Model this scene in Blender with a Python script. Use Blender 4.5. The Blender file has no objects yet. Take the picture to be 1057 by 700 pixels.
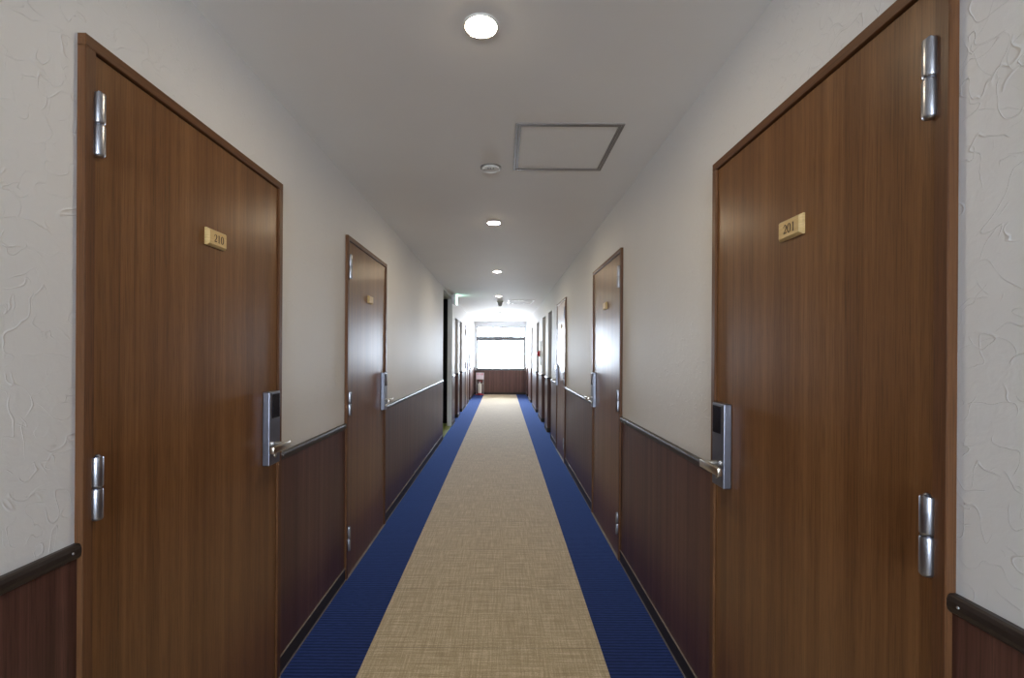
import bpy, bmesh, math, random
from mathutils import Vector, Matrix
random.seed(4)
S = bpy.context.scene
COL = S.collection
PI = math.pi

# ------------------------------------------------------------------ helpers
def obj(name, bm, m, parent=None, smooth=False, loc=None, rot=None):
    me = bpy.data.meshes.new(name)
    bm.normal_update()
    bm.to_mesh(me); bm.free()
    for mm in (m if isinstance(m, (list, tuple)) else [m]):
        me.materials.append(mm)
    if smooth:
        for p in me.polygons: p.use_smooth = True
        try: me.set_sharp_from_angle(angle=math.radians(35))
        except Exception: pass
    o = bpy.data.objects.new(name, me)
    COL.objects.link(o)
    if parent: o.parent = parent
    if loc: o.location = loc
    if rot: o.rotation_euler = rot
    return o

def empty(name, loc=(0, 0, 0), rz=0.0):
    o = bpy.data.objects.new(name, None)
    o.empty_display_size = 0.1
    COL.objects.link(o)
    o.location = loc; o.rotation_euler = (0, 0, rz)
    return o

def tag(o, label, cat, group=None, kind=None):
    o['label'] = label; o['category'] = cat
    if group: o['group'] = group
    if kind: o['kind'] = kind
    return o

def box(bm, x0, x1, y0, y1, z0, z1, bev=0.0, seg=2, mi=0):
    x0, x1 = sorted((x0, x1)); y0, y1 = sorted((y0, y1)); z0, z1 = sorted((z0, z1))
    vs = [bm.verts.new(p) for p in ((x0,y0,z0),(x1,y0,z0),(x1,y1,z0),(x0,y1,z0),(x0,y0,z1),(x1,y0,z1),(x1,y1,z1),(x0,y1,z1))]
    fs = [bm.faces.new([vs[i] for i in f]) for f in ((0,3,2,1),(4,5,6,7),(0,1,5,4),(1,2,6,5),(2,3,7,6),(3,0,4,7))]
    for f in fs: f.material_index = mi
    if bev > 0:
        es = list({e for f in fs for e in f.edges})
        r = bmesh.ops.bevel(bm, geom=es, offset=bev, segments=seg, profile=0.5, affect='EDGES')
        for f in r['faces']: f.material_index = mi
    return bm

def lathe(bm, prof, n=32, mat=Matrix.Identity(4), mi=0):
    """prof: list of (r, z); revolves about local Z."""
    rings = []
    for r, z in prof:
        if r < 1e-6: rings.append([bm.verts.new(mat @ Vector((0, 0, z)))])
        else: rings.append([bm.verts.new(mat @ Vector((r*math.cos(2*PI*i/n), r*math.sin(2*PI*i/n), z))) for i in range(n)])
    for a, b in zip(rings, rings[1:]):
        for i in range(n):
            j = (i+1) % n
            if len(a) == 1 and len(b) == 1: continue
            if len(a) == 1: f = bm.faces.new((a[0], b[j], b[i]))
            elif len(b) == 1: f = bm.faces.new((a[i], a[j], b[0]))
            else: f = bm.faces.new((a[i], a[j], b[j], b[i]))
            f.material_index = mi
    return bm

def extrude_profile(bm, pts, axis, a, b):
    """pts: 2D profile; axis 'y': pts=(x,z) swept y a..b ; axis 'x': pts=(y,z)."""
    def P(p, t): return (p[0], t, p[1]) if axis == 'y' else (t, p[0], p[1])
    A = [bm.verts.new(P(p, a)) for p in pts]; B = [bm.verts.new(P(p, b)) for p in pts]
    n = len(pts)
    for i in range(n):
        j = (i+1) % n
        bm.faces.new((A[i], A[j], B[j], B[i]))
    bm.faces.new(A[::-1]); bm.faces.new(B)
    return bm

def tube(bm, pts, r, n=10):
    pts = [Vector(p) for p in pts]
    rings = []
    for k, p in enumerate(pts):
        d = (pts[min(k+1, len(pts)-1)] - pts[max(k-1, 0)]).normalized()
        up = Vector((0, 0, 1)) if abs(d.z) < 0.9 else Vector((1, 0, 0))
        u = d.cross(up).normalized(); v = d.cross(u)
        rings.append([bm.verts.new(p + r*(math.cos(2*PI*i/n)*u + math.sin(2*PI*i/n)*v)) for i in range(n)])
    for a, b in zip(rings, rings[1:]):
        for i in range(n):
            j = (i+1) % n
            bm.faces.new((a[i], a[j], b[j], b[i]))
    bm.faces.new(rings[0][::-1]); bm.faces.new(rings[-1])
    return bm

def fixn(bm):
    bmesh.ops.recalc_face_normals(bm, faces=bm.faces[:]); return bm

# ------------------------------------------------------------------ materials
def newmat(name):
    m = bpy.data.materials.new(name); m.use_nodes = True
    nt = m.node_tree; nt.nodes.clear()
    out = nt.nodes.new('ShaderNodeOutputMaterial')
    b = nt.nodes.new('ShaderNodeBsdfPrincipled')
    nt.links.new(b.outputs[0], out.inputs[0])
    return m, nt, b
def N(nt, t, **kw):
    n = nt.nodes.new(t)
    for k, v in kw.items(): setattr(n, k, v)
    return n
def coords(nt, scale, kind='Object', rot=(0, 0, 0)):
    tc = N(nt, 'ShaderNodeTexCoord'); mp = N(nt, 'ShaderNodeMapping')
    mp.inputs['Scale'].default_value = scale; mp.inputs['Rotation'].default_value = rot
    nt.links.new(tc.outputs[kind], mp.inputs[0]); return mp.outputs[0]
def noise(nt, vec, scale, detail=4, rough=0.5, dist=0.0):
    n = N(nt, 'ShaderNodeTexNoise'); n.inputs['Scale'].default_value = scale
    n.inputs['Detail'].default_value = detail; n.inputs['Roughness'].default_value = rough
    n.inputs['Distortion'].default_value = dist
    nt.links.new(vec, n.inputs['Vector']); return n.outputs['Fac']
def ramp(nt, fac, stops):
    r = N(nt, 'ShaderNodeValToRGB'); e = r.color_ramp.elements
    while len(e) < len(stops): e.new(0.5)
    for el, (p, c) in zip(e, stops):
        el.position = p; el.color = (c[0], c[1], c[2], 1) if not isinstance(c, float) else (c, c, c, 1)
    nt.links.new(fac, r.inputs[0]); return r.outputs[0]
def mixc(nt, a, b, fac, mode='MIX'):
    m = N(nt, 'ShaderNodeMix', data_type='RGBA', blend_type=mode)
    if isinstance(fac, float): m.inputs[0].default_value = fac
    else: nt.links.new(fac, m.inputs[0])
    for v, s in ((a, m.inputs[6]), (b, m.inputs[7])):
        if isinstance(v, tuple): s.default_value = (*v, 1)
        else: nt.links.new(v, s)
    return m.outputs[2]
def math_(nt, op, a, b=None):
    m = N(nt, 'ShaderNodeMath', operation=op)
    for i, v in enumerate((a, b)):
        if v is None: continue
        if isinstance(v, (int, float)): m.inputs[i].default_value = v
        else: nt.links.new(v, m.inputs[i])
    return m.outputs[0]
def bump(nt, b, h, strength, dist):
    n = N(nt, 'ShaderNodeBump'); n.inputs['Strength'].default_value = strength; n.inputs['Distance'].default_value = dist
    nt.links.new(h, n.inputs['Height']); nt.links.new(n.outputs[0], b.inputs['Normal'])

def plain(name, col, rough=0.5, metal=0.0, spec=0.5, var=0.05, sc=35):
    m, nt, b = newmat(name)
    v = coords(nt, (1, 1, 1)); n = noise(nt, v, sc, 3)
    c = ramp(nt, n, [(0.3, tuple(x*(1-var) for x in col)), (0.7, tuple(min(1, x*(1+var)) for x in col))])
    nt.links.new(c, b.inputs['Base Color'])
    b.inputs['Roughness'].default_value = rough; b.inputs['Metallic'].default_value = metal
    b.inputs['Specular IOR Level'].default_value = spec
    return m

def wood(name, dark, mid, light, rough, spec=0.5, bands=9.0, along='z'):
    m, nt, b = newmat(name)
    A = lambda a, l: (a, a, l) if along == 'z' else (l, a, a)
    wide = noise(nt, coords(nt, A(bands, 0.28)), 1.0, 3, 0.55, 0.3)
    fine = noise(nt, coords(nt, A(95, 0.9)), 1.0, 5, 0.65, 0.2)
    pore = noise(nt, coords(nt, A(420, 9)), 1.0, 2, 0.6)
    f = math_(nt, 'ADD', math_(nt, 'MULTIPLY', wide, 0.5), math_(nt, 'MULTIPLY', fine, 0.5))
    c = ramp(nt, f, [(0.36, dark), (0.50, mid), (0.64, light)])
    pm = ramp(nt, pore, [(0.36, 0.62), (0.50, 1.0)])
    c = mixc(nt, c, pm, 0.75, 'MULTIPLY')
    nt.links.new(c, b.inputs['Base Color'])
    r = ramp(nt, fine, [(0.3, float(rough*0.85)), (0.7, float(rough*1.2))])
    nt.links.new(r, b.inputs['Roughness'])
    b.inputs['Specular IOR Level'].default_value = spec
    bump(nt, b, fine, 0.05, 0.001)
    return m

def wallpaper(name, col, ridge=True):
    m, nt, b = newmat(name)
    v = coords(nt, (1, 1, 1))
    soft = noise(nt, v, 2.2, 3)
    c = ramp(nt, soft, [(0.3, tuple(x*0.97 for x in col)), (0.7, col)])
    nt.links.new(c, b.inputs['Base Color'])
    b.inputs['Roughness'].default_value = 0.56
    b.inputs['Specular IOR Level'].default_value = 0.4
    # trowel strokes: thin ridges along iso-lines of a warped noise, broken up by a mask
    def strokes(sc, dist, w, msc, thr, off):
        mp = coords(nt, (1, 1, 1))
        add = N(nt, 'ShaderNodeVectorMath', operation='ADD'); add.inputs[1].default_value = (off, off*1.7, off*0.6)
        nt.links.new(mp, add.inputs[0])
        n = noise(nt, add.outputs[0], sc, 1.5, 0.45, dist)
        d = math_(nt, 'ABSOLUTE', math_(nt, 'SUBTRACT', n, 0.5))
        l = math_(nt, 'SUBTRACT', 1.0, math_(nt, 'SMOOTH_MIN', math_(nt, 'DIVIDE', d, w), 1.0))
        l = math_(nt, 'MAXIMUM', l, 0.0)
        k = noise(nt, add.outputs[0], msc, 1.0, 0.4)
        k = ramp(nt, k, [(thr, 0.0), (thr+0.07, 1.0)])
        return math_(nt, 'MULTIPLY', l, k)
    s = math_(nt, 'ADD', strokes(10, 0.7, 0.0065, 14, 0.45, 0.0), strokes(14, 0.6, 0.008, 17, 0.47, 7.3))
    s = math_(nt, 'ADD', s, strokes(7.5, 1.0, 0.005, 12, 0.46, 15.1))
    grit = noise(nt, v, 210, 3, 0.6)
    h = math_(nt, 'ADD', math_(nt, 'MULTIPLY', s, 1.0), math_(nt, 'MULTIPLY', grit, 0.16))
    h = math_(nt, 'ADD', h, math_(nt, 'MULTIPLY', noise(nt, v, 32, 3, 0.5, 0.6), 0.95))
    bump(nt, b, h, 0.45, 0.0024)
    return m

M = {}
M['wall'] = wallpaper('embossed_wallpaper', (0.755, 0.76, 0.765))
M['ceiling'] = plain('matt_ceiling_paint', (0.84, 0.835, 0.83), 0.7, 0, 0.25, 0.01, 3)
M['door'] = wood('walnut_door_veneer', (0.128, 0.054, 0.017), (0.188, 0.084, 0.029), (0.245, 0.118, 0.044), 0.32, 0.34, 22)
M['frame'] = wood('walnut_frame_veneer', (0.090, 0.036, 0.013), (0.125, 0.052, 0.020), (0.165, 0.074, 0.030), 0.40, 0.28, 22)
M['head'] = wood('walnut_frame_head_veneer', (0.090, 0.036, 0.013), (0.125, 0.052, 0.020), (0.165, 0.074, 0.030), 0.40, 0.28, 22, 'x')
M['wains'] = wood('dark_walnut_wainscot', (0.058, 0.023, 0.016), (0.105, 0.045, 0.033), (0.160, 0.076, 0.055), 0.36, 0.32, 24)
M['rail'] = plain('dark_brown_rail', (0.026, 0.017, 0.014), 0.38)
M['base'] = plain('dark_vinyl_baseboard', (0.034, 0.024, 0.017), 0.5, 0, 0.3)
M['strip'] = plain('grey_edging', (0.24, 0.20, 0.165), 0.5)
M['steel'] = plain('satin_steel', (0.42, 0.43, 0.47), 0.33, 1.0)
M['locksteel'] = plain('brushed_lock_steel', (0.27, 0.28, 0.33), 0.36, 1.0)
M['nickel'] = plain('satin_nickel', (0.66, 0.60, 0.50), 0.30, 1.0)
M['black'] = plain('black_plastic', (0.012, 0.014, 0.022), 0.15)
M['white'] = plain('white_plastic', (0.70, 0.69, 0.66), 0.6, 0, 0.25)
M['walu'] = plain('grey_window_aluminium', (0.13, 0.13, 0.135), 0.6, 0, 0.3)
M['alu'] = plain('anodised_aluminium', (0.42, 0.41, 0.40), 0.32, 0.8)
M['hatch'] = plain('hatch_frame_grey', (0.24, 0.22, 0.21), 0.4, 0.2)
M['red'] = plain('red_enamel', (0.55, 0.02, 0.03), 0.3)
M['darkgrey'] = plain('dark_grey_plastic', (0.08, 0.08, 0.085), 0.3)
M['midgrey'] = plain('mid_grey_plastic', (0.25, 0.25, 0.26), 0.3)
M['gap'] = plain('dark_gap_rubber', (0.006, 0.004, 0.003), 0.8)
M['slab'] = plain('concrete_slab', (0.3, 0.3, 0.3), 0.9)
M['turf'] = plain('green_floor', (0.30, 0.38, 0.10), 0.5)
M['passage_shade'] = plain('painted_passage_shade', (0.010, 0.009, 0.010), 0.6, 0, 0.1)  # shade of the side passage put into its end wall colour
M['glyph'] = plain('dark_engraving', (0.06, 0.03, 0.015), 0.6)
M['sign'] = plain('pale_pink_board', (0.80, 0.68, 0.72), 0.4)
M['cyl'] = plain('pale_label_body', (0.72, 0.70, 0.62), 0.35)

def plate_wood():
    m, nt, b = newmat('pale_maple')
    n = noise(nt, coords(nt, (9, 60, 220)), 1.0, 4, 0.6, 0.4)
    c = ramp(nt, n, [(0.3, (0.50, 0.34, 0.13)), (0.7, (0.68, 0.50, 0.24))])
    nt.links.new(c, b.inputs['Base Color']); b.inputs['Roughness'].default_value = 0.38
    return m
M['plate'] = plate_wood()

def carpet_beige():
    m, nt, b = newmat('woven_beige_carpet')
    h1 = noise(nt, coords(nt, (5, 120, 1)), 1.0, 3, 0.7)      # weft streaks (run across the hall)
    h2 = noise(nt, coords(nt, (120, 5, 1)), 1.0, 3, 0.7)      # warp streaks
    g = noise(nt, coords(nt, (150, 150, 1)), 1.0, 2, 0.6)
    f = math_(nt, 'ADD', math_(nt, 'MULTIPLY', h1, 0.42), math_(nt, 'MULTIPLY', h2, 0.33))
    f = math_(nt, 'ADD', f, math_(nt, 'MULTIPLY', g, 0.25))
    c = ramp(nt, f, [(0.38, (0.36, 0.26, 0.13)), (0.5, (0.50, 0.385, 0.21)), (0.58, (0.70, 0.57, 0.35))])
    # faint joints between half-metre tiles
    tc = N(nt, 'ShaderNodeTexCoord'); sp = N(nt, 'ShaderNodeSeparateXYZ'); nt.links.new(tc.outputs['Object'], sp.inputs[0])
    def joint(v, per, w):
        a = math_(nt, 'ABSOLUTE', math_(nt, 'SUBTRACT', math_(nt, 'FRACT', math_(nt, 'DIVIDE', v, per)), 0.5))
        return math_(nt, 'GREATER_THAN', a, 0.5 - w/per)
    j = joint(sp.outputs['Y'], 0.53, 0.0018)
    c = mixc(nt, c, (0.17, 0.12, 0.065), math_(nt, 'MULTIPLY', j, 0.55))
    nt.links.new(c, b.inputs['Base Color']); b.inputs['Roughness'].default_value = 0.95
    b.inputs['Specular IOR Level'].default_value = 0.15
    b.inputs['Sheen Weight'].default_value = 0.6; b.inputs['Sheen Roughness'].default_value = 0.4
    bump(nt, b, f, 0.5, 0.004)
    return m
def carpet_blue():
    m, nt, b = newmat('ribbed_blue_carpet')
    rib = N(nt, 'ShaderNodeTexWave', wave_type='BANDS', bands_direction='Y'); rib.inputs['Scale'].default_value = 15
    rib.inputs['Distortion'].default_value = 0.8; rib.inputs['Detail'].default_value = 2; rib.inputs['Detail Scale'].default_value = 3
    nt.links.new(coords(nt, (1, 1, 1)), rib.inputs[0])
    g = noise(nt, coords(nt, (22, 100, 1)), 1.0, 3, 0.6)
    f = math_(nt, 'ADD', math_(nt, 'MULTIPLY', rib.outputs['Fac'], 0.35), math_(nt, 'MULTIPLY', g, 0.65))
    c = ramp(nt, f, [(0.36, (0.007, 0.009, 0.034)), (0.5, (0.012, 0.016, 0.064)), (0.64, (0.019, 0.026, 0.098))])
    tc = N(nt, 'ShaderNodeTexCoord'); sp = N(nt, 'ShaderNodeSeparateXYZ'); nt.links.new(tc.outputs['Object'], sp.inputs[0])
    a = math_(nt, 'ABSOLUTE', math_(nt, 'SUBTRACT', math_(nt, 'FRACT', math_(nt, 'DIVIDE', sp.outputs['Y'], 0.53)), 0.5))
    j = math_(nt, 'GREATER_THAN', a, 0.5 - 0.0025/0.53)
    c = mixc(nt, c, (0.004, 0.006, 0.03), math_(nt, 'MULTIPLY', j, 0.7))
    nt.links.new(c, b.inputs['Base Color']); b.inputs['Roughness'].default_value = 0.9
    b.inputs['Specular IOR Level'].default_value = 0.12
    b.inputs['Sheen Weight'].default_value = 0.6; b.inputs['Sheen Roughness'].default_value = 0.4
    b.inputs['Sheen Tint'].default_value = (0.14, 0.33, 1.0, 1)
    bump(nt, b, f, 0.5, 0.003)
    return m
M['beige'] = carpet_beige(); M['blue'] = carpet_blue()

def emis(name, col, s):
    m = bpy.data.materials.new(name); m.use_nodes = True; nt = m.node_tree; nt.nodes.clear()
    o = N(nt, 'ShaderNodeOutputMaterial'); e = N(nt, 'ShaderNodeEmission')
    e.inputs[0].default_value = (*col, 1); e.inputs[1].default_value = s
    nt.links.new(e.outputs[0], o.inputs[0]); return m
LAMP = 185.0
M['lamp'] = emis('warm_lamp_glow', (1.0, 0.82, 0.57), LAMP)
M['exit'] = emis('lit_green_panel', (0.55, 1.0, 0.78), 5.0)

def glass():
    m = bpy.data.materials.new('clear_window_glass'); m.use_nodes = True; nt = m.node_tree; nt.nodes.clear()
    o = N(nt, 'ShaderNodeOutputMaterial'); t = N(nt, 'ShaderNodeBsdfTransparent'); g = N(nt, 'ShaderNodeBsdfGlossy')
    g.inputs['Roughness'].default_value = 0.02; t.inputs[0].default_value = (0.96, 0.98, 0.97, 1)
    f = N(nt, 'ShaderNodeFresnel'); f.inputs[0].default_value = 1.45
    mx = N(nt, 'ShaderNodeMixShader'); nt.links.new(f.outputs[0], mx.inputs[0])
    nt.links.new(t.outputs[0], mx.inputs[1]); nt.links.new(g.outputs[0], mx.inputs[2]); nt.links.new(mx.outputs[0], o.inputs[0])
    return m
M['glass'] = glass()

# ------------------------------------------------------------------ dimensions
H = 2.406
XL, XR = -0.938, 0.788            # wallpaper planes
Y0, Y1 = -4.6, 15.2               # hall ends (window far, added unseen window behind the camera)
DT = 2.06                         # door frame top
RD = 0.13                         # recess depth
TH = 0.20

# flush doors (y0, y1), recesses (y0, y1), passage
FL = {'L': [(1.011, 1.922), (2.735, 3.655), (11.50, 12.22)], 'R': [(0.797, 1.698), (3.018, 3.955), (5.68, 6.58)]}
RC = {'L': [(9.05, 9.70), (10.05, 10.66), (12.85, 13.40)], 'R': [(7.37, 7.96), (8.42, 9.14), (9.95, 10.66), (12.0, 12.72), (13.9, 14.55)]}
PASS = (7.24, 8.59, 2.37)

def side(k):
    return (XL, -1) if k == 'L' else (XR, 1)

def spans(a, b, holes):
    out = []; c = a
    for h0, h1 in sorted(holes):
        out.append((c, h0)); c = h1
    out.append((c, b)); return out

def build_side(k):
    X, s = side(k)
    name = 'wall_left' if k == 'L' else 'wall_right'
    holes = [(a, b, DT) for a, b in FL[k] + RC[k]]
    if k == 'L': holes.append(PASS)
    bm = bmesh.new()
    thin = (6.3, 8.98)
    def wbox(a, b, z0, z1):
        if k == 'L':
            for u, v, t in ((a, min(b, thin[0]), TH), (max(a, thin[0]), min(b, thin[1]), 0.09), (max(a, thin[1]), b, TH)):
                if v - u > 1e-4: box(bm, X, X + s*t, u, v, z0, z1)
        else: box(bm, X, X + s*TH, a, b, z0, z1)
    for a, b in spans(Y0, Y1, [(h[0], h[1]) for h in holes]): wbox(a, b, 0, H)
    for a, b, z in holes: wbox(a, b, z, H)
    # unseen slab added behind the doors to stop sky light leaking through gaps
    if k == 'L':
        box(bm, X + s*TH, X + s*(TH+0.03), Y0, thin[0], 0, H); box(bm, X + s*TH, X + s*(TH+0.03), thin[1], Y1, 0, H)
    else: box(bm, X + s*TH, X + s*(TH+0.03), Y0, Y1, 0, H)
    w = obj(name, bm, M['wall'])
    tag(w, ('left' if k == 'L' else 'right') + ' hall wall in white embossed wallpaper above dark walnut panelling', 'wall', None, 'structure')
    # wainscot, on the wall face and returning into recesses
    RZ = 0.905 if k == 'L' else 0.918
    bm = bmesh.new()
    hs = [(h[0], h[1]) for h in holes]
    for a, b in spans(Y0, Y1, hs): box(bm, X, X - s*0.006, a, b, 0, RZ)
    for a, b in RC[k]:
        box(bm, X - s*0.006, X + s*RD, a, a+0.006, 0, RZ); box(bm, X - s*0.006, X + s*RD, b-0.006, b, 0, RZ)
    obj('wainscot_panel', bm, M['wains'], w)
    # chair rails, one per stretch of wall
    for a, b in spans(Y0, Y1, hs):
        bm = bmesh.new()
        h = 0.032; d = 0.0165
        prof = [(0, RZ), (-s*0.011, RZ), (-s*0.0145, RZ+0.004), (-s*d, RZ+0.012), (-s*d, RZ+0.022), (-s*0.014, RZ+0.029), (-s*0.010, RZ+h), (0, RZ+h)]
        prof = [(X + p[0], p[1]) for p in prof]
        ra = 0.008 if a > Y0 else 0; rb = 0.008 if b < Y1 else 0
        extrude_profile(bm, prof, 'y', a, b)
        # returns on recess jambs
        for (p, q) in RC[k]:
            if abs(p - b) < 1e-6: box(bm, X - s*0.012, X + s*RD, b, b+0.014, RZ, RZ+h, 0.003)
            if abs(q - a) < 1e-6: box(bm, X - s*0.012, X + s*RD, a-0.014, a, RZ, RZ+h, 0.003)
        fixn(bm)
        trims.append((obj('trim', bm, M['rail']), k, a, b, 'rail'))
    # end screw heads on the two rails beside the nearest doors
    # baseboards
    bb = empty('baseboard_left' if k == 'L' else 'baseboard_right', (X, 6, 0))
    tag(bb, 'dark baseboard with thin pale edging along the ' + ('left' if k == 'L' else 'right') + ' wall', 'baseboard', None, 'structure')
    bm = bmesh.new(); be = bmesh.new()
    def seg(x0, x1, y0, y1):
        box(bm, x0 - X, x1 - X, y0 - 6, y1 - 6, 0.0, 0.074, 0.001, 1)
    for a, b in spans(Y0, Y1, hs):
        seg(X, X - s*0.012, a, b)
        box(be, -s*0.006, -s*0.0125, a-6, b-6, 0.074, 0.0765)       # pale top bead
        box(be, -s*0.0125, -s*0.0155, a-6, b-6, 0.002, 0.009)       # pale foot line
    for a, b in RC[k]:
        box(bm, -s*0.006, s*(RD-0.002), a-6+0.006, a-6+0.012, 0, 0.074); box(bm, -s*0.006, s*(RD-0.002), b-6-0.012, b-6-0.006, 0, 0.074)
    obj('board', bm, M['base'], bb); obj('edging', be, M['strip'], bb)
    return w
trims = []
wl = build_side('L'); wr = build_side('R')
n = 0
seen = {'L': ['before the nearest left door', 'between the first and second left doors', 'from the second left door to the side passage', 'just beyond the side passage', 'between the two left recesses past the passage',
              'from the second left recess to the flush far left door', 'past the flush far left door', 'at the far left corner by the extinguisher'],
        'R': ['before the nearest right door', 'between the first and second right doors', 'between the second and third right doors', 'just past the third right door', 'between the first two right recesses',
              'under the red alarm lamp', 'between the third and fourth right recesses', 'between the last two right recesses', 'at the far right corner by the window']}
cnt = {'L': 0, 'R': 0}
for o, k, a, b, t in trims:
    n += 1; o.name = 'trim_%d' % n
    tag(o, 'dark brown dado rail ' + seen[k][min(cnt[k], len(seen[k])-1)], 'dado rail', None, 'structure'); cnt[k] += 1
    s = side(k)[1]; X = side(k)[0]
    if cnt[k] <= 3:      # screw heads near each end of the close rails
        RZ = 0.905 if k == 'L' else 0.918
        bm = bmesh.new()
        for yy in ((b-0.02,) if cnt[k] == 1 else (a+0.02, b-0.02)):
            mt = Matrix.Translation((X - s*0.0163, yy, RZ+0.017)) @ Matrix.Rotation(-s*PI/2, 4, 'Y')
            lathe(bm, [(0, 0.0018), (0.002, 0.0015), (0.003, 0.0)], 12, mt)
        fixn(bm); obj('screw_head', bm, M['steel'], o)

# floor, carpets, ceiling
bm = bmesh.new(); box(bm, XL-0.25, XR+0.25, Y0-0.1, Y1+0.1, -0.15, -0.006)
fl = tag(obj('floor', bm, M['slab']), 'hall floor slab under the blue and beige carpet', 'floor', None, 'structure')
bm = bmesh.new(); box(bm, -0.604, 0.462, Y0, Y1, -0.006, 0.0020)
tag(obj('carpet_runner', bm, M['beige']), 'beige woven carpet strip down the middle of the hall', 'carpet')
bm = bmesh.new(); box(bm, XL, -0.604, Y0, Y1, -0.006, 0.0016)
tag(obj('carpet_border', bm, M['blue']), 'navy blue carpet border along the left wall', 'carpet', 'blue carpet borders')
bm = bmesh.new(); box(bm, 0.462, XR, Y0, Y1, -0.006, 0.0016)
tag(obj('carpet_border', bm, M['blue']), 'navy blue carpet border along the right wall', 'carpet', 'blue carpet borders')
bm = bmesh.new(); box(bm, XL-0.25, XR+0.25, Y0-0.1, Y1+0.1, H, H+0.12)
tag(obj('ceiling', bm, M['ceiling']), 'plain pale grey painted hall ceiling', 'ceiling', None, 'structure')

bm = bmesh.new()
for a, b in RC['L']: box(bm, XL-RD+0.013, XL, a+0.013, b-0.013, -0.0055, 0.0016)
for a, b in RC['R']: box(bm, XR, XR+RD-0.013, a+0.013, b-0.013, -0.0055, 0.0016)
obj('recess_carpet', bm, M['blue'], fl)

# side passage on the left
PX = -2.9
bm = bmesh.new(); box(bm, PX, XL-0.001, 6.42, 8.9, -0.15, 0.001)
tag(obj('floor', bm, M['turf']), 'green floor of the side passage opening on the left', 'floor', None, 'structure')
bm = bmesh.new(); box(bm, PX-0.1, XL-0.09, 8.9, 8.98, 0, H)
tag(obj('wall_passage', bm, M['passage_shade']), 'end wall inside the left side passage, its shade painted near black', 'wall', None, 'structure')
bm = bmesh.new(); box(bm, PX-0.1, XL-0.231, 6.32, 6.42, 0, H); box(bm, PX-0.1, PX, 6.42, 8.9, 0, H)
tag(obj('wall_back', bm, M['wall']), 'white inner walls of the left side passage', 'wall', None, 'structure')
bm = bmesh.new(); box(bm, PX-0.1, XL-0.25, 6.32, 8.98, H, H+0.1)
tag(obj('ceiling', bm, M['ceiling']), 'ceiling of the left side passage', 'ceiling', None, 'structure')
# pale corner bead round the passage opening
bm = bmesh.new()
box(bm, XL+0.0005, XL+0.003, PASS[0]-0.012, PASS[0], 0, PASS[2]+0.012); box(bm, XL-0.02, XL+0.003, PASS[0], PASS[0]+0.003, 0, PASS[2])
box(bm, XL+0.0005, XL+0.003, PASS[0], PASS[1], PASS[2], PASS[2]+0.012)
n += 1; tag(obj('trim_%d' % n, bm, M['white']), 'slim white corner bead round the side passage opening', 'corner bead', None, 'structure')

# ------------------------------------------------------------------ digits (seriffed, drawn as strokes)
def digit_strokes(ch):
    if ch == '0':
        return [[(0.5+0.36*math.cos(t), 0.5+0.5*math.sin(t), 0.05+0.10*abs(math.cos(t))) for t in [2*PI*i/20 for i in range(21)]]]
    if ch == '1':
        return [[(0.5, 0.0, .14), (0.5, 1.0, .14)], [(0.28, 0.02, .06), (0.72, 0.02, .06)], [(0.30, 0.86, .05), (0.5, 0.97, .08)]]
    if ch == '2':
        p = [(0.16, 0.74, .12)] + [(0.5+0.32*math.cos(t), 0.70+0.28*math.sin(t), 0.06+0.08*max(0, math.cos(t))) for t in [PI*0.95 - i*PI*1.15/10 for i in range(11)]]
        p += [(0.66, 0.42, .11), (0.40, 0.20, .07), (0.16, 0.05, .06)]
        return [p, [(0.14, 0.06, .12), (0.5, 0.07, .13), (0.80, 0.05, .10), (0.86, 0.22, .05)]]
def digits_mesh(text, h, w, adv, y):
    bm = bmesh.new(); x = -adv*(len(text)-1)/2 - w/2
    for ch in text:
        for st in digit_strokes(ch):
            L, R_ = [], []
            for i, (px, py, t) in enumerate(st):
                a = Vector(st[max(i-1, 0)][:2]); b = Vector(st[min(i+1, len(st)-1)][:2])
                a = Vector((a.x*w, a.y*h)); b = Vector((b.x*w, b.y*h))
                d = b - a
                if d.length < 1e-6: d = Vector((1, 0))
                d.normalize(); nn = Vector((-d.y, d.x)); c = Vector((px*w, py*h)); hw = t*h*0.55
                L.append(c + nn*hw); R_.append(c - nn*hw)
            def V(p, yy): return bm.verts.new((x + p.x, yy, p.y - h/2))
            Lf = [V(p, y-0.0006) for p in L]; Rf = [V(p, y-0.0006) for p in R_]
            Lb = [V(p, y+0.0002) for p in L]; Rb = [V(p, y+0.0002) for p in R_]
            for i in range(len(L)-1):
                bm.faces.new((Lf[i], Lf[i+1], Rf[i+1], Rf[i])); bm.faces.new((Lf[i+1], Lf[i], Lb[i], Lb[i+1])); bm.faces.new((Rf[i], Rf[i+1], Rb[i+1], Rb[i]))
        x += adv
    return fixn(bm)

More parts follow.
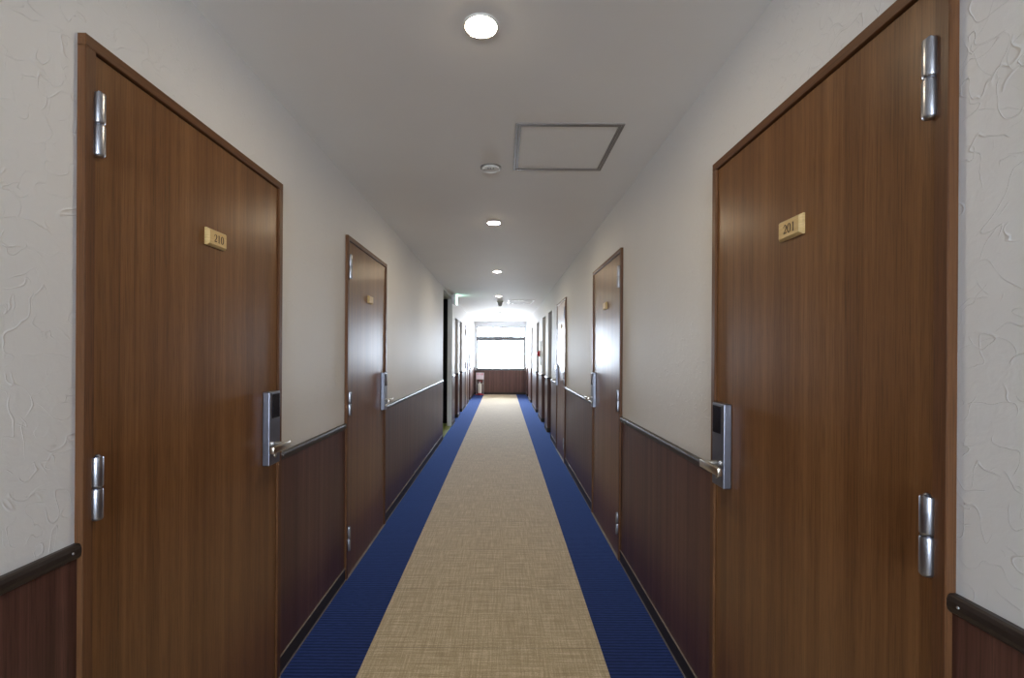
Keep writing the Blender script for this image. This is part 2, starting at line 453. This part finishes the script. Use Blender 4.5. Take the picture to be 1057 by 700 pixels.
# ------------------------------------------------------------------ doors
# local frame: X to the viewer's right, -Y out of the wall, Z up; hs = side the hinges are on
FW = 0.027
def make_door(num, k, y0, y1, hs, label, text=None, dz=0.0, recess=False, detail=True, plate=True):
    X, s = side(k)
    w = y1 - y0
    off = RD if recess else 0.0
    root = empty('door_%d' % num, (X + s*off, (y0+y1)/2, 0), PI/2 if k == 'L' else -PI/2)
    tag(root, label, 'door', None, 'structure')
    hw = w/2 - (0.006 if recess else 0.0)
    fo = -0.018 if not recess else -0.012
    # frame
    bm = bmesh.new()
    box(bm, -hw, -hw+FW, fo, 0.06, 0, DT-FW, 0.0015, 1); box(bm, hw-FW, hw, fo, 0.06, 0, DT-FW, 0.0015, 1)
    box(bm, -hw, hw, fo, 0.06, DT-FW, DT-(0.001 if recess else 0), 0.0015, 1, 1)
    obj('door_frame', bm, [M['frame'], M['head']], root)
    bm = bmesh.new()
    box(bm, -hw+FW, -hw+FW+0.014, 0.031, 0.059, 0, DT-FW); box(bm, hw-FW-0.014, hw-FW, 0.031, 0.059, 0, DT-FW); box(bm, -hw+FW+0.014, hw-FW-0.014, 0.031, 0.059, DT-FW-0.014, DT-FW)
    obj('rubber_seal', bm, M['gap'], root)
    g = 0.003
    bm = bmesh.new(); box(bm, -hw+FW+g, hw-FW-g, fo+0.008, 0.030, 0.008, DT-FW-g, 0.0015, 1)
    leaf = obj('door_leaf', bm, M['door'], root)
    lf = fo + 0.008          # leaf front plane
    bm = bmesh.new(); box(bm, -hw+0.002, hw-0.002, fo-0.003, 0.05, 0.0018, 0.0065, 0.001, 1)
    obj('threshold', bm, M['strip'], root)
    # hinges: two-knuckle lift-off barrels with a leaf on frame and door
    hx = hs*(hw - FW - 0.001)
    for zc in (0.245, 1.057, 1.880):
        z = zc + dz
        bm = bmesh.new()
        c = Matrix.Translation((hx - hs*0.004, lf - 0.0115, z))
        for (za, zb) in ((-0.072, -0.0012), (0.0012, 0.072)):
            lathe(bm, [(0, za), (0.0075, za), (0.0105, za+0.003), (0.0112, za+0.006), (0.0112, zb-0.003), (0.0104, zb-0.0005), (0, zb-0.0005)] if za > 0 or True else [], 24, c)
        for sg in (-1, 1):
            box(bm, hx - hs*0.004 - 0.0085, hx - hs*0.004 + 0.0085, lf-0.0115, lf-0.0002, z + (0.002 if sg > 0 else -0.070), z + (0.070 if sg > 0 else -0.002))
        fixn(bm)
        hg = obj('hinge', bm, M['steel'], root, smooth=True)
        bm = bmesh.new(); lathe(bm, [(0.0100, -0.0012), (0.0100, 0.0012)], 20, c); lathe(bm, [(0, 0.0715), (0.0045, 0.0715), (0.0055, 0.0745), (0.003, 0.077), (0, 0.077)], 16, c)
        fixn(bm); obj('hinge_pin', bm, M['locksteel'], hg, smooth=True)
    # lock plate with card reader, lever and keyhole
    ls = -hs
    px1 = ls*(hw - 0.055); px0 = px1 - ls*0.086
    t = 0.028; zb, zt = 0.925+dz, 1.213+dz
    bm = bmesh.new(); box(bm, px0, px1, lf-t, lf, zb, zt, 0.0035, 2)
    lk = obj('lock_plate', bm, M['locksteel'], root)
    rx0 = px0 + ls*0.022; rx1 = px1 - ls*0.006
    bm = bmesh.new(); box(bm, rx0, rx1, lf-t-0.0012, lf-t+0.001, zt-0.105, zt-0.010, 0.001, 1)
    obj('card_reader', bm, M['black'], lk)
    if False:
        bm = bmesh.new()
        for i in range(5):
            zz = zt - 0.03 - i*0.014
            box(bm, rx0+ls*0.012, rx1-ls*0.012, lf-t-0.0017, lf-t-0.0010, zz, zz+0.002)
        obj('reader_marks', bm, M['darkgrey'], lk)
    lx = (px0+px1)/2 + ls*0.002; lz = zb + 0.078
    bm = bmesh.new()
    mt = Matrix.Translation((lx, lf-t, lz)) @ Matrix.Rotation(PI/2, 4, 'X')
    box(bm, lx-0.011, lx+0.011, lf-t-0.050, lf-t+0.001, lz-0.007, lz+0.009, 0.002, 2)
    bx0 = lx + ls*0.016; bx1 = lx - ls*0.122
    yo = lf - t - 0.046
    box(bm, bx0, bx1, yo-0.010, yo+0.005, lz-0.014, lz+0.012, 0.0025, 2)
    fixn(bm)
    obj('lever_handle', bm, M['nickel'], lk, smooth=True)
    bm = bmesh.new()
    mt = Matrix.Translation((lx, lf-t, zb+0.034)) @ Matrix.Rotation(PI/2, 4, 'X')
    lathe(bm, [(0, 0.004), (0.006, 0.004), (0.0085, 0.003), (0.009, 0.0)], 20, mt); fixn(bm)
    kh = obj('keyhole', bm, M['nickel'], lk, smooth=True)
    bm = bmesh.new(); box(bm, lx-0.0012, lx+0.0012, lf-t-0.0046, lf-t-0.0038, zb+0.029, zb+0.039); obj('key_slot', bm, M['black'], lk)
    # number plate
    if plate:
        PXO = 0.012
        pz = 1.735 + dz*1.6; pw, ph, pt = 0.098, 0.054, 0.013
        bm = bmesh.new()
        vs = []
        for (yy, e) in ((lf, 0), (lf-0.006, 0), (lf-pt, 0.006)):
            vs.append([bm.verts.new((PXO + x_*(pw/2-e), yy, pz + z_*(ph/2-e))) for x_, z_ in ((-1, -1), (1, -1), (1, 1), (-1, 1))])
        for a, b in zip(vs, vs[1:]):
            for i in range(4): bm.faces.new((a[i], a[(i+1) % 4], b[(i+1) % 4], b[i]))
        bm.faces.new(vs[0][::-1]); bm.faces.new(vs[-1]); fixn(bm)
        pl = obj('number_plate', bm, M['plate'], root)
        if text:
            d = obj('engraved_digits', digits_mesh(text, 0.024, 0.017, 0.0175, lf-pt), M['glyph'], pl)
            d.location = (PXO + 0.003, 0, pz)
    return root

make_door(1, 'L', *FL['L'][0], -1, 'nearest left walnut door with pale wooden plate 210 and steel lever lock', '210', -0.009)
make_door(2, 'R', *FL['R'][0], 1, 'nearest right walnut door with pale wooden plate 201 and steel lever lock', '201', -0.021)
make_door(3, 'L', *FL['L'][1], -1, 'second left walnut door, between the nearest left door and the side passage', None, -0.006)
make_door(4, 'R', *FL['R'][1], 1, 'second right walnut door, small pale plate, just past the nearest right door', None, -0.008)
make_door(5, 'R', *FL['R'][2], 1, 'third right door, glossy with bright window reflection on its upper half', None, -0.008)
make_door(6, 'L', *FL['L'][2], -1, 'far left door set flush in the wall, past two recessed doorways', None, 0, plate=False)
rn = ['recessed doorway just beyond the left side passage', 'second recessed doorway beyond the left side passage', 'last recessed doorway on the left before the window']
for i, (a, b) in enumerate(RC['L']): make_door(7+i, 'L', a, b, -1, rn[i], None, 0, True, False, False)
rn = ['recessed doorway next to the glossy third right door', 'recessed doorway on the right, near side of the red alarm lamp', 'recessed doorway on the right, far side of the red alarm lamp',
      'fourth recessed doorway on the right, well past the alarm lamp', 'last recessed doorway on the right before the window']
for i, (a, b) in enumerate(RC['R']): make_door(10+i, 'R', a, b, 1, rn[i], None, 0, True, False, False)

# ------------------------------------------------------------------ end walls with windows
def end_wall(yf, d, wname, label, x0, x1, z0, z1, num, wains):
    """yf: inner face, d: outward direction along Y"""
    bm = bmesh.new()
    box(bm, XL-0.23, XR+0.23, yf, yf+d*0.15, 0, z0); box(bm, XL-0.23, XR+0.23, yf, yf+d*0.15, z1, H)
    box(bm, XL-0.23, x0, yf, yf+d*0.15, z0, z1); box(bm, x1, XR+0.23, yf, yf+d*0.15, z0, z1)
    w = tag(obj(wname, bm, M['wall']), label, 'wall', None, 'structure')
    bm = bmesh.new(); box(bm, XL+0.006, XR-0.006, yf, yf-d*0.006, 0.0, wains)
    obj('wainscot_panel', bm, M['wains'], w)
    root = empty('window_%d' % num, ((x0+x1)/2, yf, z0))
    hw = (x1-x0)/2; h = z1-z0
    tr = (h*0.690, h*0.775)        # transom bar
    bm = bmesh.new(); f = 0.028; y0, y1 = d*0.02, d*0.09
    box(bm, -hw, -hw+f, y0, y1, 0, h, 0.002, 1); box(bm, hw-f, hw, y0, y1, 0, h, 0.002, 1)
    box(bm, -hw+f, hw-f, y0, y1, 0, 0.03, 0.002, 1); box(bm, -hw+f, hw-f, y0, y1, h-f, h, 0.002, 1)
    obj('window_frame', bm, M['walu'], root)
    bm = bmesh.new(); box(bm, -hw+f, hw-f, y0+d*0.002, y1-d*0.002, tr[0], tr[1], 0.002, 1); obj('transom_bar', bm, M['walu'], root)
    bm = bmesh.new(); box(bm, -0.050, -0.014, d*0.035, d*0.075, tr[1], h-f, 0.002, 1); box(bm, 0.014, 0.050, d*0.035, d*0.075, tr[1], h-f, 0.002, 1)
    obj('transom_stile', bm, M['walu'], root)
    bm = bmesh.new(); box(bm, -0.03, 0.03, d*0.018, d*0.035, tr[1]+0.005, tr[1]+0.045, 0.003, 2); box(bm, -0.008, 0.008, d*0.004, d*0.018, tr[1]+0.01, tr[1]+0.06, 0.003, 2)
    obj('window_latch', bm, M['walu'], root)
    # sliding sashes
    for sg, yy in ((-1, 0.035), (1, 0.058)):
        bm = bmesh.new(); a, b = (-hw+f, 0.012) if sg < 0 else (-0.012, hw-f); t = 0.018
        ya, yb = d*yy, d*(yy+0.018)
        box(bm, a, a+t, ya, yb, 0.03, tr[0]); box(bm, b-t, b, ya, yb, 0.03, tr[0]); box(bm, a+t, b-t, ya, yb, 0.03, 0.05); box(bm, a+t, b-t, ya, yb, tr[0]-t, tr[0])
        sa = obj('sliding_sash', bm, M['walu'], root)
        bm = bmesh.new(); box(bm, a+t, b-t, ya+d*0.008, ya+d*0.011, 0.05, tr[0]-t); obj('window_pane', bm, M['glass'], sa)
    for a, b in ((-hw+f, -0.050), (0.050, hw-f)):
        bm = bmesh.new(); box(bm, a, b, d*0.05, d*0.053, tr[1], h-f); obj('window_pane', bm, M['glass'], root)
    bm = bmesh.new(); box(bm, -hw-0.01, hw+0.01, -d*0.02, d*0.02, -0.018, 0.0, 0.003, 1)
    obj('window_sill', bm, M['walu'], root)
    lt = bpy.data.lights.new('sky_portal', 'AREA'); lt.shape = 'RECTANGLE'; lt.size = x1-x0; lt.size_y = h
    lt.cycles.is_portal = True
    lo = bpy.data.objects.new('sky_portal', lt); COL.objects.link(lo)
    lo.location = ((x0+x1)/2, yf+d*0.14, (z0+z1)/2); lo.rotation_euler = (-d*PI/2, 0, 0)
    return root
wn = end_wall(Y1, 1, 'wall_end', 'far end wall, white above dark panelling, with a window', -0.858, 0.735, 0.815, 2.235, 1, 0.797)
tag(wn, 'bright aluminium window across the far end wall with hopper panes above', 'window', None, 'structure')
BW = (-0.80, 0.65, 0.85, 2.15)  # unseen window opening, added to bring daylight onto the near walls
wn2 = end_wall(Y0, -1, 'wall_front', 'hall end wall behind the viewpoint, with an added window', *BW, 2, 0.73)
tag(wn2, 'added unseen window behind the viewpoint, daylight fill for the near walls', 'window', None, 'structure')
bm = bmesh.new(); box(bm, XL+0.012, XR-0.012, Y1-0.016, Y1-0.006, 0, 0.074, 0.001, 1)
tag(obj('baseboard_end', bm, M['base']), 'dark baseboard under the far window', 'baseboard', None, 'structure')
bm = bmesh.new(); box(bm, XL+0.012, XR-0.012, Y0+0.016, Y0+0.006, 0, 0.074, 0.001, 1)
tag(obj('baseboard_front', bm, M['base']), 'dark baseboard behind the viewpoint', 'baseboard', None, 'structure')
for xx, lab in ((XL+0.007, 'dark corner post at the far left of the end panelling'), (XR-0.037, 'dark corner post at the far right of the end panelling')):
    bm = bmesh.new(); box(bm, xx, xx+0.03, Y1-0.035, Y1-0.007, 0.076, 0.90, 0.002, 1)
    n += 1; tag(obj('trim_%d' % n, bm, M['wains']), lab, 'corner post', None, 'structure')

# ------------------------------------------------------------------ ceiling fittings
CX = -0.075
def downlight(y, label):
    r = empty('downlight', (CX, y, H))
    tag(r, label, 'downlight', 'round ceiling downlights')
    bm = bmesh.new()
    lathe(bm, [(0.049, 0.0), (0.0495, -0.005), (0.0515, -0.006), (0.055, -0.005), (0.057, 0.0)], 48); fixn(bm)
    obj('trim_ring', bm, M['white'], r, smooth=True)
    bm = bmesh.new()
    lathe(bm, [(0.0493, -0.001), (0.049, -0.0045), (0.044, -0.0072), (0.032, -0.0092), (0.014, -0.0100), (0, -0.0102)], 40); fixn(bm)
    obj('bulb', bm, M['lamp'], r, smooth=True)
LY = [1.47, 3.68, 5.89, 8.41, 10.73, 12.94]
LL = ['largest glowing downlight, top of the view, nearest of all', 'second glowing downlight, beyond the access hatch and smoke detector', 'third glowing downlight from the viewer',
      'fourth downlight, just before the grey ceiling dome', 'fifth downlight, just past the grey ceiling dome', 'last and smallest downlight, close to the far window']
for y, l in zip(LY, LL): downlight(y, l or 'downlight on the ceiling behind the viewpoint')

def hatch(x0, x1, y0, y1, label):
    r = empty('ceiling_hatch', ((x0+x1)/2, (y0+y1)/2, H))
    tag(r, label, 'access hatch', 'square ceiling access hatches')
    a, b = (x1-x0)/2, (y1-y0)/2
    def ring(nm, e0, e1, z, m):
        bm = bmesh.new()
        box(bm, -a+e0, a-e0, -b+e0, -b+e1, -z, 0, 0.0006, 1); box(bm, -a+e0, a-e0, b-e1, b-e0, -z, 0, 0.0006, 1)
        box(bm, -a+e0, -a+e1, -b+e1, b-e1, -z, 0, 0.0006, 1); box(bm, a-e1, a-e0, -b+e1, b-e1, -z, 0, 0.0006, 1)
        return obj(nm, bm, m, r)
    ring('outer_frame', 0.0, 0.011, 0.006, M['hatch']); ring('inner_frame', 0.0135, 0.025, 0.005, M['hatch'])
    ring('frame_groove', 0.011, 0.0135, 0.003, M['white'])
    bm = bmesh.new(); box(bm, -a+0.025, a-0.025, -b+0.025, b-0.025, -0.002, 0); obj('hatch_panel', bm, M['ceiling'], r)
hatch(0.054, 0.550, 2.085, 2.615, 'square grey-framed hatch beside the round smoke detector')
hatch(0.10, 0.615, 9.02, 9.60, 'far ceiling hatch with shiny frame beside the grey dome')

r = empty('smoke_detector', (-0.072, 2.59, H)); tag(r, 'low round white smoke detector between the first two downlights', 'smoke detector')
bm = bmesh.new(); lathe(bm, [(0.0, -0.006), (0.052, -0.006), (0.060, -0.004), (0.060, 0.0)], 48); fixn(bm); obj('base_ring', bm, M['alu'], r, smooth=True)
bm = bmesh.new(); lathe(bm, [(0.050, -0.005), (0.050, -0.011), (0.044, -0.016), (0.02, -0.019), (0, -0.0195)], 48); fixn(bm); obj('cover', bm, M['white'], r, smooth=True)
bm = bmesh.new()
for dx in (-0.014, 0.0, 0.014): box(bm, dx-0.003, dx+0.003, -0.036, -0.024, -0.0195, -0.0165, 0.0008, 1)
obj('sensing_slots', bm, M['darkgrey'], r)

r = empty('ceiling_dome', (-0.055, 9.25, H)); tag(r, 'grey ceiling dome fitting beside the far hatch', 'ceiling dome')
bm = bmesh.new(); lathe(bm, [(0, -0.03), (0.056, -0.03), (0.062, -0.024), (0.062, 0.0)], 32); fixn(bm); obj('mounting_base', bm, M['alu'], r, smooth=True)
bm = bmesh.new(); lathe(bm, [(0.048, -0.03), (0.047, -0.052), (0.040, -0.078), (0.024, -0.096), (0, -0.102)], 32); fixn(bm); obj('dome_cover', bm, M['midgrey'], r, smooth=True)

r = empty('ceiling_sensor', (-0.06, 11.7, H)); tag(r, 'slim flat ceiling disc between the last two downlights', 'ceiling sensor')
bm = bmesh.new(); lathe(bm, [(0, -0.004), (0.075, -0.004), (0.08, 0.0)], 32); fixn(bm); obj('disc_plate', bm, M['white'], r, smooth=True)
bm = bmesh.new(); lathe(bm, [(0.05, -0.004), (0.048, -0.012), (0, -0.014)], 32); fixn(bm); obj('disc_cover', bm, M['white'], r, smooth=True)

# exit sign by the passage
r = empty('exit_sign', (-0.875, 8.35, H)); tag(r, 'green lit exit sign box under the ceiling at the side passage', 'exit sign')
bm = bmesh.new(); box(bm, -0.03, 0.032, -0.15, 0.15, -0.165, 0.0, 0.003, 1); obj('sign_housing', bm, M['alu'], r)
bm = bmesh.new(); box(bm, 0.032, 0.036, -0.143, 0.143, -0.158, -0.004, 0.001, 1); obj('lit_panel', bm, M['exit'], r)

# fire alarm on right wall
r = empty('fire_alarm', (XR, 9.56, 1.16)); tag(r, 'white wall alarm panel with red lamp between right recessed doorways', 'fire alarm')
bm = bmesh.new(); box(bm, -0.018, 0.0, -0.17, 0.17, -0.04, 0.46, 0.004, 2); obj('alarm_panel', bm, M['white'], r)
bm = bmesh.new(); mt = Matrix.Translation((-0.018, 0, 0.20)) @ Matrix.Rotation(-PI/2, 4, 'Y')
lathe(bm, [(0.062, 0), (0.062, 0.012), (0.052, 0.032), (0.03, 0.048), (0, 0.052)], 32, mt); fixn(bm); obj('red_lamp', bm, M['red'], r, smooth=True)
bm = bmesh.new(); box(bm, -0.024, -0.017, -0.045, 0.045, 0.0, 0.115, 0.003, 1); obj('call_button', bm, M['darkgrey'], r)

# fire extinguisher and its stand, far left corner
def font_mesh(txt, size, m, parent, loc):
    c = bpy.data.curves.new('lettering', 'FONT'); c.body = txt; c.size = size; c.align_x = 'CENTER'; c.align_y = 'CENTER'; c.extrude = 0.0008
    t = bpy.data.objects.new('tmp_text', c); COL.objects.link(t)
    dg = bpy.context.evaluated_depsgraph_get(); dg.update()
    me = bpy.data.meshes.new_from_object(t.evaluated_get(dg)); bpy.data.objects.remove(t)
    me.materials.clear(); me.materials.append(m)
    o = bpy.data.objects.new('lettering', me); COL.objects.link(o); o.parent = parent; o.location = loc; o.rotation_euler = (PI/2, 0, 0)
    return o
ex, ey = -0.735, 15.02
r = empty('extinguisher_stand', (ex, ey, 0.002)); tag(r, 'red-footed stand with pink and red sign board under the far window', 'extinguisher stand')
bm = bmesh.new(); box(bm, -0.135, 0.135, -0.115, 0.115, 0, 0.022, 0.006, 2); obj('red_foot', bm, M['red'], r)
bm = bmesh.new()
tube(bm, [(-0.115, 0.085, 0.02), (-0.115, 0.085, 0.70)], 0.008); tube(bm, [(0.115, 0.085, 0.02), (0.115, 0.085, 0.70)], 0.008)
tube(bm, [(-0.115, 0.085, 0.36), (0.115, 0.085, 0.36)], 0.006); obj('post', bm, M['white'], r, smooth=True)
bm = bmesh.new(); box(bm, -0.13, 0.13, 0.062, 0.076, 0.50, 0.72, 0.003, 1); sb = obj('sign_board', bm, M['sign'], r)
font_mesh('消火器', 0.075, M['red'], sb, (0, 0.061, 0.668))
r = empty('fire_extinguisher', (ex, ey-0.01, 0.025)); tag(r, 'fire extinguisher with pale body standing on the red-footed stand', 'fire extinguisher')
bm = bmesh.new(); lathe(bm, [(0, 0), (0.060, 0.0), (0.066, 0.008), (0.066, 0.035)], 32); fixn(bm); obj('base_skirt', bm, M['red'], r, smooth=True)
bm = bmesh.new(); lathe(bm, [(0.065, 0.035), (0.065, 0.29), (0.058, 0.325), (0.036, 0.348), (0.020, 0.355), (0.018, 0.375), (0, 0.375)], 32); fixn(bm); obj('cylinder_body', bm, M['cyl'], r, smooth=True)
bm = bmesh.new(); box(bm, -0.016, 0.016, -0.018, 0.018, 0.372, 0.408, 0.004, 2); obj('valve', bm, M['steel'], r)
bm = bmesh.new(); box(bm, -0.012, 0.085, -0.010, 0.010, 0.408, 0.416, 0.003, 1); box(bm, -0.012, 0.075, -0.008, 0.008, 0.432, 0.440, 0.003, 1); box(bm, -0.016, -0.006, -0.009, 0.009, 0.405, 0.440, 0.002, 1)
obj('squeeze_handle', bm, M['red'], r)
bm = bmesh.new(); tube(bm, [(-0.015, 0, 0.395), (-0.05, 0, 0.41), (-0.082, 0, 0.37), (-0.086, 0, 0.28), (-0.084, -0.005, 0.14)], 0.008); obj('hose', bm, M['darkgrey'], r, smooth=True)

# ------------------------------------------------------------------ world, camera, look
w = bpy.data.worlds.new('overcast'); S.world = w; w.use_nodes = True
nt = w.node_tree; nt.nodes.clear()
o = N(nt, 'ShaderNodeOutputWorld'); bg = N(nt, 'ShaderNodeBackground')
tc = N(nt, 'ShaderNodeTexCoord'); sp = N(nt, 'ShaderNodeSeparateXYZ'); nt.links.new(tc.outputs['Generated'], sp.inputs[0])
c = ramp(nt, math_(nt, 'ADD', math_(nt, 'MULTIPLY', sp.outputs['Z'], 0.5), 0.5), [(0.40, (0.72, 0.75, 0.84)), (0.5, (0.76, 0.84, 1.0)), (1.0, (0.70, 0.80, 1.0))])
nt.links.new(c, bg.inputs[0]); bg.inputs[1].default_value = 44.0
nt.links.new(bg.outputs[0], o.inputs[0])

cd = bpy.data.cameras.new('camera'); cam = bpy.data.objects.new('camera', cd); COL.objects.link(cam)
cd.sensor_width = 36; cd.lens = 475/1057*36; cd.clip_start = 0.05
cam.location = (0, 0, 1.36); cam.rotation_euler = (PI/2, -0.0064, 0)
cd.shift_x = 9.8/1057; cd.shift_y = 14.8/1057
S.camera = cam
S.cycles.use_denoising = True
try: S.cycles.denoiser = 'OPENIMAGEDENOISE'
except Exception: pass
S.cycles.max_bounces = 10; S.cycles.diffuse_bounces = 6; S.cycles.sample_clamp_indirect = 8
S.view_settings.view_transform = 'Standard'; S.view_settings.look = 'None'
S.view_settings.gamma = 1.0; S.view_settings.use_curve_mapping = False
S.view_settings.exposure = 0.42
